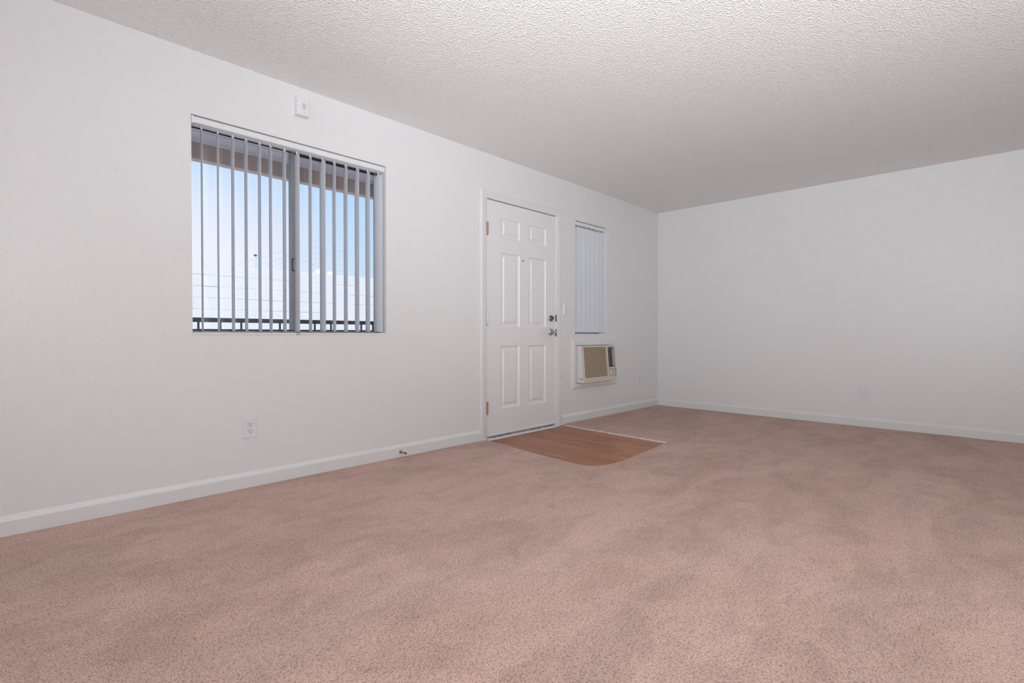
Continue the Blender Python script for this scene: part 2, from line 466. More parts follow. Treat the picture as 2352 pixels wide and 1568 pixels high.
# entry wood floor, plank by plank
ent = thing('entry_floor', 'patch of reddish brown wood planks inside the front door', 'floor', (-2.55, -0.6, -0.03), kind='structure')
x = -3.18
while x < -1.95:
    w = 0.068
    y = 0.0 - random.uniform(0.15, 0.5)
    y1 = 0.0
    while y1 > -1.26:
        y0 = max(y, -1.27)
        bm = bmesh.new(); box(bm, x + 0.0004, min(x + w - 0.0004, -1.958), y0 + 0.0004, y1 - 0.0004, -0.03, -0.012 + random.uniform(-0.0003, 0.0003))
        adopt(finish('plank', bm, M_wood, None, 0.0006, 1), ent)
        y1 = y0; y = y0 - random.uniform(0.45, 0.95)
    x += w

# whitish transition strip with a ragged edge
tsn = thing('transition_strip', 'thin ragged white edging strip between wood planks and carpet', 'floor trim', (-1.98, -0.6, -0.012))
bm = bmesh.new()
N = 110; top = []
for i in range(N + 1):
    t = i / N; yy = -0.03 - t * 1.135; xr = -1.966 - t * 0.056
    wj = 0.017 + random.uniform(-0.007, 0.004)
    top.append(((xr - wj, yy), (xr, yy)))
Vt = [[bm.verts.new((a[0], a[1], z)) for a in pr for z in (-0.0122, -0.0045)] for pr in top]
for i in range(N):
    a, b = Vt[i], Vt[i + 1]
    bm.faces.new((a[1], a[3], b[3], b[1])); bm.faces.new((a[0], a[1], b[1], b[0])); bm.faces.new((a[2], b[2], b[3], a[3]))
bm.faces.new((Vt[0][0], Vt[0][2], Vt[0][3], Vt[0][1])); bm.faces.new((Vt[N][0], Vt[N][1], Vt[N][3], Vt[N][2]))
adopt(finish('strip', bm, M_threshold), tsn)
bm = bmesh.new()
prism(bm, [(0, -0.0122), (0.006, -0.0122), (0.006, -0.006), (0, -0.006)], lambda p: (-1.967 + p[0], -0.03, p[1]), lambda p: (-2.023 + p[0], -1.165, p[1]))
adopt(finish('strip_backing', bm, M_slotbrown), tsn)['label'] = 'dark edge behind the strip'

# baseboards
BP = [(0.0, -0.012), (-0.014, -0.012), (-0.014, 0.066), (-0.011, 0.074), (-0.005, 0.083), (-0.001, 0.090), (0.0, 0.090)]
def base_w(x0, x1):
    bm = bmesh.new(); prism(bm, BP, lambda p: (x0, p[0], p[1]), lambda p: (x1, p[0], p[1]))
    return finish('baseboard_left', bm, M_trim)
tag(base_w(XB, -3.082), 'white baseboard below the blinds left of the front door', 'baseboard', kind='structure')
tag(base_w(-1.977, -0.0), 'short white baseboard right of the front door', 'baseboard', kind='structure')
bm = bmesh.new(); prism(bm, BP, lambda p: (p[0], 0.0, p[1]), lambda p: (p[0], YN, p[1]))
tag(finish('baseboard_right', bm, M_trim), 'white baseboard along the plain end wall', 'baseboard', kind='structure')

# ------------------------------------------------------------------ front door
door = thing('door_1', 'white six panel front door with bronze deadbolt and lever', 'door', (-2.54, 0.0, -0.012), kind='structure')
def casing():
    bm = bmesh.new()
    # profile across the casing: (distance from opening, projection)
    P = [(0.0, 0.0), (0.0, -0.010), (0.006, -0.013), (0.030, -0.016), (0.050, -0.018), (0.060, -0.016), (0.064, -0.010), (0.064, 0.0)]
    L, Rr, T, Z0 = -3.016, -2.041, 2.064, -0.012
    L0, R0 = -3.012, -2.070 + 0.031
    iL, iR, iT = -3.013, -2.062, 2.060
    rings = []
    for d, p in P:
        dd = d
        rings.append([(iL - dd, p, Z0), (iL - dd, p, iT + dd), (iR + dd, p, iT + dd), (iR + dd, p, Z0)])
    vs = [[bm.verts.new(q) for q in r] for r in rings]
    for a, b in zip(vs, vs[1:]):
        for i in range(3): bm.faces.new((a[i], a[i + 1], b[i + 1], b[i]))
    bm.faces.new([r[0] for r in vs]); bm.faces.new([r[3] for r in vs])
    return finish('casing', bm, M_trim)
adopt(casing(), door)
# jamb lining
bm = bmesh.new()
box(bm, -3.0225, -3.0005, -0.004, 0.15, -0.03, 2.080); box(bm, -2.0655, -2.0500, -0.004, 0.15, -0.03, 2.080)
box(bm, -3.0005, -2.0655, -0.004, 0.15, 2.060, 2.080)
adopt(finish('jamb', bm, M_trim), door)
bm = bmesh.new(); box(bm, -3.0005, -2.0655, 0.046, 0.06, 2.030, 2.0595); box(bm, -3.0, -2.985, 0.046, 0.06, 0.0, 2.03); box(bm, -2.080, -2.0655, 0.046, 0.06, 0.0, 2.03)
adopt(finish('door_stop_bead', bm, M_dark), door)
# slab with raised panels
PAN = [(-2.829, -2.588, 1.746, 1.917), (-2.463, -2.218, 1.744, 1.916), (-2.828, -2.586, 0.967, 1.613), (-2.462, -2.216, 0.964, 1.619), (-2.827, -2.585, 0.245, 0.796), (-2.460, -2.213, 0.246, 0.798)]
SL = (-2.996, -2.0685, 0.018, 2.053)
def slab():
    bm = bmesh.new(); Y = 0.002; V = {}
    def v(x, y, z):
        kx = (round(x, 5), round(y, 5), round(z, 5))
        if kx not in V: V[kx] = bm.verts.new((x, y, z))
        return V[kx]
    colx = [(-2.829, -2.587), (-2.463, -2.216)]
    rowz = [(0.2455, 0.797), (0.9655, 1.616), (1.745, 1.9165)]
    xs = [SL[0], colx[0][0], colx[0][1], colx[1][0], colx[1][1], SL[1]]
    zs = [SL[2]] + [q for r in rowz for q in r] + [SL[3]]
    for i in range(5):
        for j in range(7):
            if i in (1, 3) and j in (1, 3, 5):
                a, b, c, d = xs[i], xs[i + 1], zs[j], zs[j + 1]
                prev = [v(a, Y, c), v(b, Y, c), v(b, Y, d), v(a, Y, d)]
                for ins, dep in ((0.004, 0.004), (0.012, 0.0085), (0.020, 0.0095), (0.034, 0.0095), (0.043, 0.0030), (0.047, 0.0022)):
                    cur = [v(a + ins, Y + dep, c + ins), v(b - ins, Y + dep, c + ins), v(b - ins, Y + dep, d - ins), v(a + ins, Y + dep, d - ins)]
                    for q in range(4): bm.faces.new((prev[q], prev[(q + 1) % 4], cur[(q + 1) % 4], cur[q]))
                    prev = cur
                bm.faces.new(prev)
            else:
                bm.faces.new((v(xs[i], Y, zs[j]), v(xs[i + 1], Y, zs[j]), v(xs[i + 1], Y, zs[j + 1]), v(xs[i], Y, zs[j + 1])))
    a, b, c, d = SL; Yb = 0.044
    back = [bm.verts.new(q) for q in ((a, Yb, c), (b, Yb, c), (b, Yb, d), (a, Yb, d))]
    bm.faces.new(back)
    bot = [v(q, Y, c) for q in xs]; topv = [v(q, Y, d) for q in xs]; lef = [v(a, Y, q) for q in zs]; rig = [v(b, Y, q) for q in zs]
    bm.faces.new(bot + [back[1], back[0]]); bm.faces.new(topv + [back[2], back[3]]); bm.faces.new(lef + [back[3], back[0]]); bm.faces.new(rig + [back[2], back[1]])
    return finish('door_slab', bm, M_door)
sl = adopt(slab(), door)
# hinges: copper top and bottom, painted centre
for zc, m in ((1.802, M_copper), (1.036, M_trim), (0.266, M_copper)):
    bm = bmesh.new()
    for i in range(5):
        z0 = zc - 0.050 + i * 0.020
        cyl(bm, (-3.0005, -0.0095, z0 + 0.0005), (0, 0, 1), 0.0085, 0.019, 16)
    h = adopt(finish('hinge', bm, m), door)
    bm = bmesh.new()
    lathe(bm, (-3.0005, -0.0095, zc + 0.050), (0, 0, 1), [(0, 0.0035), (0.003, 0.0052), (0.006, 0.004), (0.008, 0.0)], 12)
    lathe(bm, (-3.0005, -0.0095, zc - 0.050), (0, 0, -1), [(0, 0.0035), (0.003, 0.0052), (0.006, 0.004), (0.008, 0.0)], 12)
    q = finish('hinge_pin', bm, M_nickel if m is M_trim else M_brass); adopt(q, door); q.parent = h
    bm = bmesh.new(); box(bm, -2.9955, -2.984, -0.0008, 0.0015, zc - 0.050, zc + 0.050)
    q = finish('hinge_leaf', bm, m); adopt(q, door); q.parent = h
# peephole
bm = bmesh.new(); lathe(bm, (-2.539, 0.002, 1.573), (0, -1, 0), [(0, 0.008), (0.003, 0.008), (0.004, 0.006), (0.002, 0.004), (0.0022, 0.0)], 18)
adopt(finish('peephole', bm, M_bronze), door)
# deadbolt
bm = bmesh.new(); lathe(bm, (-2.138, 0.002, 1.055), (0, -1, 0), [(0, 0.030), (0.008, 0.030), (0.013, 0.026), (0.013, 0.0)], 28)
db = adopt(finish('deadbolt', bm, M_bronze), door)
bm = bmesh.new(); lathe(bm, (-2.138, -0.011, 1.055), (0, -1, 0), [(0, 0.020), (0.009, 0.019), (0.011, 0.016), (0.011, 0.0)], 24)
q = finish('deadbolt_collar', bm, M_bronze); adopt(q, door); q.parent = db
bm = bmesh.new(); box(bm, -0.017, 0.017, -0.014, 0.0, -0.0045, 0.0045)
bmesh.ops.rotate(bm, verts=bm.verts, cent=(0, 0, 0), matrix=Matrix.Rotation(R(-40), 3, 'Y'))
bmesh.ops.translate(bm, verts=bm.verts, vec=(-2.138, -0.022, 1.055))
q = finish('thumb_turn', bm, M_brass, None, 0.002); adopt(q, door); q.parent = db
# lever handle
bm = bmesh.new(); lathe(bm, (-2.133, 0.002, 0.921), (0, -1, 0), [(0, 0.033), (0.006, 0.033), (0.011, 0.028), (0.013, 0.020), (0.013, 0.0)], 28)
lv = adopt(finish('lever_handle', bm, M_nickel), door)
bm = bmesh.new(); lathe(bm, (-2.133, -0.010, 0.921), (0, -1, 0), [(0, 0.013), (0.020, 0.011), (0.034, 0.014), (0.050, 0.015), (0.054, 0.011), (0.054, 0.0)], 20)
q = finish('lever_hub', bm, M_nickel); adopt(q, door); q.parent = lv
bm = bmesh.new()
pts = [(-2.128, -0.052, 0.921, 0.011), (-2.150, -0.054, 0.920, 0.0105), (-2.175, -0.055, 0.918, 0.0095), (-2.200, -0.054, 0.915, 0.009), (-2.222, -0.051, 0.912, 0.0085), (-2.232, -0.047, 0.911, 0.006)]
prevr = None
for x_, y_, z_, r_ in pts:
    ring = [bm.verts.new((x_, y_ + r_ * 0.6 * math.cos(t * math.pi / 6), z_ + r_ * math.sin(t * math.pi / 6))) for t in range(12)]
    if prevr:
        for i in range(12): bm.faces.new((prevr[i], prevr[(i + 1) % 12], ring[(i + 1) % 12], ring[i]))
    else: bm.faces.new(ring)
    prevr = ring
bm.faces.new(prevr[::-1])
q = finish('lever', bm, M_nickel, smooth=True); adopt(q, door); q.parent = lv
# latch and strike plates in the gap at the door edge
for zc in (1.058, 0.913):
    bm = bmesh.new(); box(bm, -2.0690, -2.0628, -0.0095, 0.030, zc - 0.034, zc + 0.034)
    s = adopt(finish('strike_plate', bm, M_acdark), door)
    bm = bmesh.new(); box(bm, -2.0625, -2.0575, -0.0170, -0.004, zc - 0.032, zc + 0.032)
    q = finish('strike_lip', bm, M_plastic, None, 0.002); adopt(q, door); q.parent = s
# bottom sweep and chipped threshold
bm = bmesh.new(); prism(bm, [(0.002, 0.018), (-0.010, 0.020), (-0.010, 0.030), (-0.004, 0.034), (0.002, 0.034)], lambda p: (SL[0] + 0.003, p[0], p[1]), lambda p: (SL[1] - 0.003, p[0], p[1]))
adopt(finish('door_sweep', bm, M_trim), door)
bm = bmesh.new(); prism(bm, [(0.10, -0.03), (-0.030, -0.03), (-0.030, -0.012), (-0.026, -0.004), (0.0, 0.008), (0.10, 0.010)], lambda p: (-3.0, p[0], p[1]), lambda p: (-2.066, p[0], p[1]))
th = adopt(finish('threshold', bm, M_threshold), door)
bm = bmesh.new()  # ragged dark line painted in as gap shade under the sweep, plus threshold chips
xx = -2.99
while xx < -2.10:
    ln = random.uniform(0.015, 0.06); yy = -0.004 + random.uniform(-0.003, 0.002); zt = 0.0066 + random.uniform(0, 0.003)
    box(bm, xx, xx + ln, yy - random.uniform(0.001, 0.005), yy + 0.004, 0.000, zt)
    if random.random() < 0.35:
        y2 = random.uniform(-0.022, -0.012); box(bm, xx, xx + ln * 0.5, y2, y2 + 0.004, -0.006, -0.0035 + (y2 + 0.028) * 0.46)
    xx += ln + random.uniform(-0.004, 0.012)
q = finish('gap_shade_and_chips', bm, M_gasket); adopt(q, door); q.parent = th; q['kind'] = 'stuff'

# ------------------------------------------------------------------ window 1 (aluminium slider)
FY0, FY1 = 0.098, 0.150
def window_frame(win, parent, t=0.022):
    x0, x1, z0, z1 = win
    bm = bmesh.new()
    box(bm, x0, x0 + t * 0.5, FY0, FY1, z0, z1); box(bm, x1 - t * 0.4, x1, FY0, FY1, z0, z1)
    box(bm, x0 + t * 0.5, x1 - t * 0.4, FY0, FY1, z0, z0 + t * 0.55); box(bm, x0 + t * 0.5, x1 - t * 0.4, FY0, FY1, z1 - t, z1)
    return adopt(finish('frame', bm, M_alu, None, 0.002, 1), parent)
w1 = thing('window_1', 'wide aluminium sliding window behind open vertical blinds', 'window', (-4.599, 0.125, 0.905), kind='structure')
window_frame(WIN1, w1)
XM = -4.610                                                   # interlock
def sash(x0, x1, y, stile, z0, z1, parent):
    bm = bmesh.new()
    box(bm, x0, x0 + stile[0], y - 0.009, y + 0.009, z0, z1); box(bm, x1 - stile[1], x1, y - 0.009, y + 0.009, z0, z1)
    box(bm, x0 + stile[0], x1 - stile[1], y - 0.009, y + 0.009, z0, z0 + 0.010); box(bm, x0 + stile[0], x1 - stile[1], y - 0.009, y + 0.009, z1 - 0.012, z1)
    return adopt(finish('sash', bm, M_alu, None, 0.0015, 1), parent)
s1 = sash(WIN1[0] + 0.011, XM + 0.013, 0.112, (0.004, 0.026), WIN1[2] + 0.012, WIN1[3] - 0.022, w1)
s2 = sash(XM - 0.013, WIN1[1] - 0.0088, 0.134, (0.026, 0.007), WIN1[2] + 0.012, WIN1[3] - 0.022, w1)
def pane(x0, x1, y, z0, z1, m, parent, sashp):
    bm = bmesh.new(); box(bm, x0, x1, y - 0.0015, y + 0.0015, z0, z1)
    q = adopt(finish('pane', bm, m), parent); q.parent = sashp; return q
pane(WIN1[0] + 0.015, XM - 0.012, 0.112, WIN1[2] + 0.022, WIN1[3] - 0.034, M_glass_dusty, w1, s1)
pane(XM + 0.012, WIN1[1] - 0.0155, 0.134, WIN1[2] + 0.022, WIN1[3] - 0.034, M_glass, w1, s2)
bm = bmesh.new(); vs = [bm.verts.new(q) for q in ((XM + 0.012, 0.146, WIN1[2] + 0.02), (WIN1[1] - 0.012, 0.146, WIN1[2] + 0.02), (WIN1[1] - 0.012, 0.146, WIN1[3] - 0.03), (XM + 0.012, 0.146, WIN1[3] - 0.03))]; bm.faces.new(vs)
adopt(finish('insect_screen', bm, M_screen), w1)
bm = bmesh.new(); box(bm, WIN1[0] + 0.012, XM - 0.012, 0.1005, 0.1035, WIN1[3] - 0.040, WIN1[3] - 0.034); box(bm, XM + 0.014, WIN1[1] - 0.024, 0.118, 0.124, WIN1[3] - 0.044, WIN1[3] - 0.030)
box(bm, WIN1[0] + 0.012, WIN1[1] - 0.024, 0.0985, 0.1025, WIN1[2] + 0.0125, WIN1[2] + 0.020)
box(bm, XM + 0.0135, XM + 0.0165, 0.103, 0.121, WIN1[2] + 0.02, WIN1[3] - 0.03)
adopt(finish('gasket', bm, M_gasket), w1)
# latch on the interlock
bm = bmesh.new(); box(bm, -4.620, -4.600, 0.094, 0.103, 1.303, 1.381)
lt = adopt(finish('latch', bm, M_gasket, None, 0.002), w1)
bm = bmesh.new(); box(bm, -4.6170, -4.6045, 0.091, 0.0945, 1.309, 1.375)
q = finish('latch_pull', bm, M_alu, None, 0.001); adopt(q, w1); q.parent = lt
# painted sill
bm = bmesh.new(); box(bm, WIN1[0] + 0.001, WIN1[1] + 0.004, -0.004, 0.098, 0.8955, 0.9068)
adopt(finish('sill', bm, M_trim, None, 0.003), w1)
bm = bmesh.new(); box(bm, -4.640, -4.616, -0.0055, 0.004, 0.894, 0.9075)
adopt(finish('sill_chip', bm, M_grille, None, 0.003), w1)['label'] = 'chipped bare patch on the sill edge'

# ------------------------------------------------------------------ window 2 (single hung)
w2 = thing('window_2', 'narrow single-hung window behind closed vertical blinds', 'window', (-1.46, 0.125, 0.905), kind='structure')
window_frame(WIN2, w2)
zr = 1.495
u1 = sash(WIN2[0] + 0.011, WIN2[1] - 0.0088, 0.136, (0.012, 0.012), zr - 0.02, WIN2[3] - 0.022, w2)
u2 = sash(WIN2[0] + 0.011, WIN2[1] - 0.0088, 0.114, (0.022, 0.022), WIN2[2] + 0.012, zr + 0.02, w2)
pane(WIN2[0] + 0.023, WIN2[1] - 0.034, 0.136, zr - 0.01, WIN2[3] - 0.034, M_glass, w2, u1)
pane(WIN2[0] + 0.033, WIN2[1] - 0.044, 0.114, WIN2[2] + 0.022, zr + 0.008, M_glass, w2, u2)
bm = bmesh.new(); vs = [bm.verts.new(q) for q in ((WIN2[0] + 0.02, 0.149, WIN2[2] + 0.01), (WIN2[1] - 0.02, 0.149, WIN2[2] + 0.01), (WIN2[1] - 0.02, 0.149, zr), (WIN2[0] + 0.02, 0.149, zr))]; bm.faces.new(vs)
adopt(finish('insect_screen', bm, M_screen2), w2)
bm = bmesh.new(); box(bm, WIN2[0] + 0.001, WIN2[1] + 0.003, -0.003, 0.098, 0.8965, 0.9066)
adopt(finish('sill', bm, M_trim, None, 0.003), w2)

# ------------------------------------------------------------------ vertical blinds
def blind(win, vanes, label, ztop, zbot, yv):
    x0, x1, z0, z1 = win
    t = thing('vertical_blind', label, 'blind', ((x0 + x1) / 2, yv, z1 - 0.02), 'vertical blinds')
    # valance strip: gently curved front
    bm = bmesh.new()
    P = [(0.012, -0.041), (0.007, -0.036), (0.005, -0.022), (0.007, -0.008), (0.012, -0.004), (0.016, -0.006), (0.012, -0.022), (0.016, -0.039)]
    prism(bm, P, lambda p: (x0 + 0.012, p[0], z1 + p[1]), lambda p: (x1 - 0.006, p[0], z1 + p[1]))
    adopt(finish('valance', bm, M_plastic), t)
    bm = bmesh.new(); box(bm, x0 + 0.004, x1 - 0.004, max(yv - 0.020, 0.017), yv + 0.020, z1 - 0.040, z1 - 0.003)
    adopt(finish('head_rail', bm, M_plastic, None, 0.003), t)
    bm = bmesh.new(); box(bm, x0 + 0.003, x0 + 0.012, 0.004, max(yv - 0.02, 0.016), z1 - 0.045, z1 - 0.004)
    adopt(finish('end_cap', bm, M_plastic, None, 0.002), t)
    for xc, ang in vanes:
        a = R(ang); d = Vector((math.cos(a), math.sin(a))); nn = Vector((-d.y, d.x))
        bm = bmesh.new()
        wv = 0.0445; K = 6; A = []
        for i in range(K + 1):
            s = -1 + 2 * i / K
            bow = 0.003 * (1 - s * s)
            c = Vector((xc, yv)) + d * (wv * s) + nn * bow
            A.append(c)
        lo = [bm.verts.new((c.x, c.y, zbot)) for c in A]; hi = [bm.verts.new((c.x, c.y, ztop)) for c in A]
        lo2 = [bm.verts.new((c.x + nn.x * 0.0009, c.y + nn.y * 0.0009, zbot)) for c in A]; hi2 = [bm.verts.new((c.x + nn.x * 0.0009, c.y + nn.y * 0.0009, ztop)) for c in A]
        for i in range(K):
            bm.faces.new((lo[i], lo[i + 1], hi[i + 1], hi[i])); bm.faces.new((lo2[i], hi2[i], hi2[i + 1], lo2[i + 1]))
            bm.faces.new((lo[i], lo2[i], lo2[i + 1], lo[i + 1])); bm.faces.new((hi[i], hi[i + 1], hi2[i + 1], hi2[i]))
        bm.faces.new((lo[0], hi[0], hi2[0], lo2[0])); bm.faces.new((lo[K], lo2[K], hi2[K], hi[K]))
        v = adopt(finish('vane', bm, M_vane, smooth=False), t)
        bm = bmesh.new()
        box(bm, xc - 0.004, xc + 0.004, yv - 0.003, yv + 0.003, ztop - 0.006, z1 - 0.040)
        q = finish('vane_clip', bm, M_plastic, None, 0.001, 1); adopt(q, t); q.parent = v
    return t

V1 = [(-5.142, 81), (-5.060, 80), (-4.982, 83), (-4.910, 82), (-4.833, 81), (-4.769, 80), (-4.685, 81), (-4.607, 88), (-4.520, 78), (-4.436, 88), (-4.355, 77), (-4.272, 78), (-4.187, 80), (-4.104, 80), (-4.020, 99)]
blind(WIN1, V1, 'wide white vertical blind with its vanes turned open', 2.034, 0.915, 0.056)
V2 = [(-1.664, -9), (-1.590, -11), (-1.510, -10), (-1.430, -11), (-1.342, -12), (-1.272, -10), (-1.2195, -8)]
blind(WIN2, V2, 'narrow white vertical blind turned closed above the air conditioner', 2.022, 0.920, 0.034)

# ------------------------------------------------------------------ wall air conditioner
tr = bmesh.new()
P = [(0.0, 0.0), (0.0, -0.012), (0.006, -0.017), (0.040, -0.019), (0.058, -0.012), (0.060, 0.0)]
rr = []
for d, p in P:
    rr.append([(-1.748 - d, p, 0.396 - d), (-1.748 - d, p, 0.785 + d), (-1.050 + d, p, 0.785 + d), (-1.050 + d, p, 0.396 - d)])
vs = [[tr.verts.new(q) for q in r] for r in rr]
for a, b in zip(vs, vs[1:]):
    for i in range(4): tr.faces.new((a[i], a[(i + 1) % 4], b[(i + 1) % 4], b[i]))
o = finish('trim_1', tr, M_trim); tag(o, 'white wooden trim around the wall air conditioner', 'trim', kind='structure')

AX0, AX1, AZ0, AZ1 = -1.737, -1.126, 0.402, 0.778
ad = lambda z: 0.110 - (z - 0.40) / 0.38 * 0.034             # slanting front
ac = thing('air_conditioner', 'aged cream air conditioner built through the wall by the door', 'air conditioner', ((AX0 + AX1) / 2, 0.0, AZ0))
def fbox(bm, x0, x1, z0, z1, o0, o1):
    """box lying on the slanting front, from offset o0 (behind) to o1 (proud)"""
    c = [(x0, z0), (x1, z0), (x1, z1), (x0, z1)]
    A = [bm.verts.new((x_, -(ad(z_) + o0), z_)) for x_, z_ in c]; B = [bm.verts.new((x_, -(ad(z_) + o1), z_)) for x_, z_ in c]
    bm.faces.new(A[::-1]); bm.faces.new(B)
    for i in range(4): bm.faces.new((A[i], A[(i + 1) % 4], B[(i + 1) % 4], B[i]))
def fpart(name, m, boxes, bevel=0.0, parent=None):
    bm = bmesh.new()
    for b in boxes: fbox(bm, *b)
    q = adopt(finish(name, bm, m, None, bevel, 1), ac)
    if parent: q.parent = parent
    return q
# sleeve (the white side that stands out of the wall)
bm = bmesh.new()
A = [(0.02, AZ0), (-ad(AZ0) + 0.010, AZ0), (-ad(AZ1) + 0.010, AZ1), (0.02, AZ1)]
prism(bm, A, lambda p: (AX0 + 0.001, p[0], p[1]), lambda p: (AX1 - 0.001, p[0], p[1]))
body = adopt(finish('housing', bm, M_acside), ac)
bm = bmesh.new(); box(bm, ACH[0] + 0.0005, ACH[1] - 0.0005, 0.012, 0.34, ACH[2] + 0.0005, ACH[3] - 0.0005)
adopt(finish('chassis', bm, M_acside), ac)
bm = bmesh.new(); box(bm, AX0 - 0.0005, AX0 + 0.001, -0.046, -0.039, 0.432, 0.439)
q = finish('screw', bm, M_dark); adopt(q, ac); q.parent = body
bm = bmesh.new(); box(bm, AX0 - 0.0005, AX0 + 0.001, -0.082, -0.073, 0.430, 0.449)
q = finish('clip_slot', bm, M_dark); adopt(q, ac); q.parent = body
# front bezel: frame pieces around the grille, the louvres and the panel
T_ = -0.012
bz = [(AX0, -1.709, AZ0, AZ1, T_, 0.0), (-1.709, -1.262, 0.764, AZ1, T_, 0.0), (-1.709, AX1, AZ0, 0.449, T_, 0.0), (-1.296, -1.262, 0.449, 0.764, T_, 0.0),
      (-1.262, AX1, 0.754, AZ1, T_, 0.0), (-1.262, AX1, 0.530, 0.546, T_, 0.0), (AX1 - 0.007, AX1, 0.449, 0.754, T_, 0.0)]
bezel = fpart('front_bezel', M_ac, bz)
q = fpart('logo', M_dark, [(-1.690, -1.681, 0.4145, 0.418, 0.0, 0.001), (-1.678, -1.668, 0.4155, 0.419, 0.0, 0.001)], 0, bezel)
fpart('lip', M_ac, [(AX0 + 0.004, AX1 - 0.004, 0.421, 0.424, 0.0, 0.003)], 0, bezel)
fpart('filter_backing', M_acback, [(-1.709, -1.296, 0.449, 0.764, -0.0105, -0.0085)])
n = 33
for i in range(n):
    z0 = 0.4505 + i * (0.313 / n)
    fpart('grille_slat', M_acgrille, [(-1.709, -1.296, z0, z0 + 0.0050, -0.0085, -0.0015)])
fpart('louver_backing', M_acdark, [(-1.262, AX1 - 0.007, 0.546, 0.754, -0.0105, -0.009)])
bm = bmesh.new()
fq = [(-1.255, 0.600, 0.004), (-1.250, 0.549, 0.0), (-1.222, 0.549, -0.008), (-1.214, 0.750, -0.008), (-1.245, 0.750, 0.0)]
A_ = [bm.verts.new((x_, -(ad(z_) + o_ - 0.002), z_)) for x_, z_, o_ in fq]; B_ = [bm.verts.new((x_, -(ad(z_) + o_), z_)) for x_, z_, o_ in fq]
bm.faces.new(A_[::-1]); bm.faces.new(B_)
for i in range(5): bm.faces.new((A_[i], A_[(i + 1) % 5], B_[(i + 1) % 5], B_[i]))
adopt(finish('air_deflector', bm, M_acgrey), ac)
fpart('louver_side', M_acpanel, [(-1.176, AX1 - 0.007, 0.553, 0.748, -0.009, -0.0065)])
for i in range(10):
    z0 = 0.550 + i * 0.0203
    xo = -1.222 + 0.0016 * i
    lq = fpart('air_louver', M_acgrey, [(xo, xo + 0.042, z0 + 0.0130, z0 + 0.0180, -0.009, -0.002)])
    fpart('louver_tip', M_acgrey, [(xo + 0.046, AX1 - 0.012, z0 + 0.009, z0 + 0.0165, -0.0065, -0.004)], 0, lq)
fpart('vent_slit', M_dark, [(-1.248, -1.165, 0.7565, 0.763, 0.0, 0.0008)])
fpart('control_edge', M_dark, [(-1.244, AX1 - 0.010, 0.547, 0.5515, 0.0, -0.008)])
pnl = fpart('control_panel', M_acpanel, [(-1.262, AX1 - 0.007, 0.449, 0.530, -0.0105, -0.002)])
fpart('panel_edge', M_dark, [(-1.258, AX1 - 0.010, 0.5275, 0.530, -0.002, 0.0005), (-1.258, AX1 - 0.010, 0.449, 0.451, -0.002, 0.0005), (AX1 - 0.011, AX1 - 0.0065, 0.449, 0.530, -0.002, 0.0008)], 0, pnl)
for xk, zk in ((-1.240, 0.489), (-1.168, 0.491)):
    yk = -(ad(zk) - 0.002)
    bm = bmesh.new(); lathe(bm, (xk, yk, zk), (0, -1, 0), [(0, 0.020), (0.004, 0.020), (0.007, 0.017), (0.007, 0)], 20)
    kb = adopt(finish('knob', bm, M_acpanel), ac)
    bm = bmesh.new(); lathe(bm, (xk, yk - 0.0003, zk), (0, -1, 0), [(0, 0.0235), (0.0012, 0.0235), (0.0012, 0.020), (0, 0.020)], 20)
    q = finish('knob_ring', bm, M_slotbrown); adopt(q, ac); q.parent = kb
    bm = bmesh.new(); box(bm, -0.015, 0.015, -0.007, 0, -0.0035, 0.0035)
    bmesh.ops.rotate(bm, verts=bm.verts, cent=(0, 0, 0), matrix=Matrix.Rotation(R(-55 if xk < -1.2 else -75), 3, 'Y'))
    bmesh.ops.translate(bm, verts=bm.verts, vec=(xk, yk - 0.007, zk))
    q = finish('knob_grip', bm, M_plastic, None, 0.002, 1); adopt(q, ac); q.parent = kb

# ------------------------------------------------------------------ outlets, switch, chime, door stop
def outlet(origin, rot, label, mplate, mrec, flip=False):
    t = thing('outlet', label, 'outlet', origin, 'wall outlets')
    t.rotation_euler = (0, 0, rot)
    bm = bmesh.new()
    rings = [(0.0395, 0.0600, 0.0), (0.0395, 0.0600, -0.0025), (0.0372, 0.0577, -0.005), (0.034, 0.0545, -0.0058)]
    vs = [[bm.verts.new((sx * a, y, sz * b)) for sx, sz in ((-1, -1), (1, -1), (1, 1), (-1, 1))] for a, b, y in rings]
    for a, b in zip(vs, vs[1:]):
        for i in range(4): bm.faces.new((a[i], a[(i + 1) % 4], b[(i + 1) % 4], b[i]))
    bm.faces.new(vs[-1]); bm.faces.new(vs[0][::-1])
    finish('cover_plate', bm, mplate, t)
    f = -1 if flip else 1
    for s in (1, -1):
        bm = bmesh.new()
        pts = []
        for i in range(28):
            a = 2 * math.pi * i / 28
            pts.append((0.0172 * math.cos(a), max(-0.0142, min(0.0142, 0.0172 * math.sin(a)))))
        prism(bm, pts, lambda p: (p[0], -0.0050, p[1] + s * 0.0195), lambda p: (p[0], -0.0080, p[1] + s * 0.0195))
        rc = finish('receptacle', bm, mrec, t)
        zc = s * 0.0195
        for sx in (-1, 1):
            bm = bmesh.new(); box(bm, sx * 0.0064 - 0.0013, sx * 0.0064 + 0.0013, -0.0084, -0.0060, zc + f * 0.0035 - 0.0040, zc + f * 0.0035 + 0.0040)
            finish('blade_slot', bm, M_slotbrown, rc)
        bm = bmesh.new(); cyl(bm, (0, -0.0060, zc - f * 0.0075), (0, -1, 0), 0.0027, 0.0025, 14)
        finish('ground_hole', bm, M_dark, rc)
    bm = bmesh.new(); cyl(bm, (0, -0.0055, 0), (0, -1, 0), 0.0032, 0.0018, 14)
    finish('screw', bm, mplate, t)
    return t
outlet((-4.9145, 0.0, 0.3475), 0, 'white outlet with ivory sockets below the wide window', M_bluewhite, M_ivory)
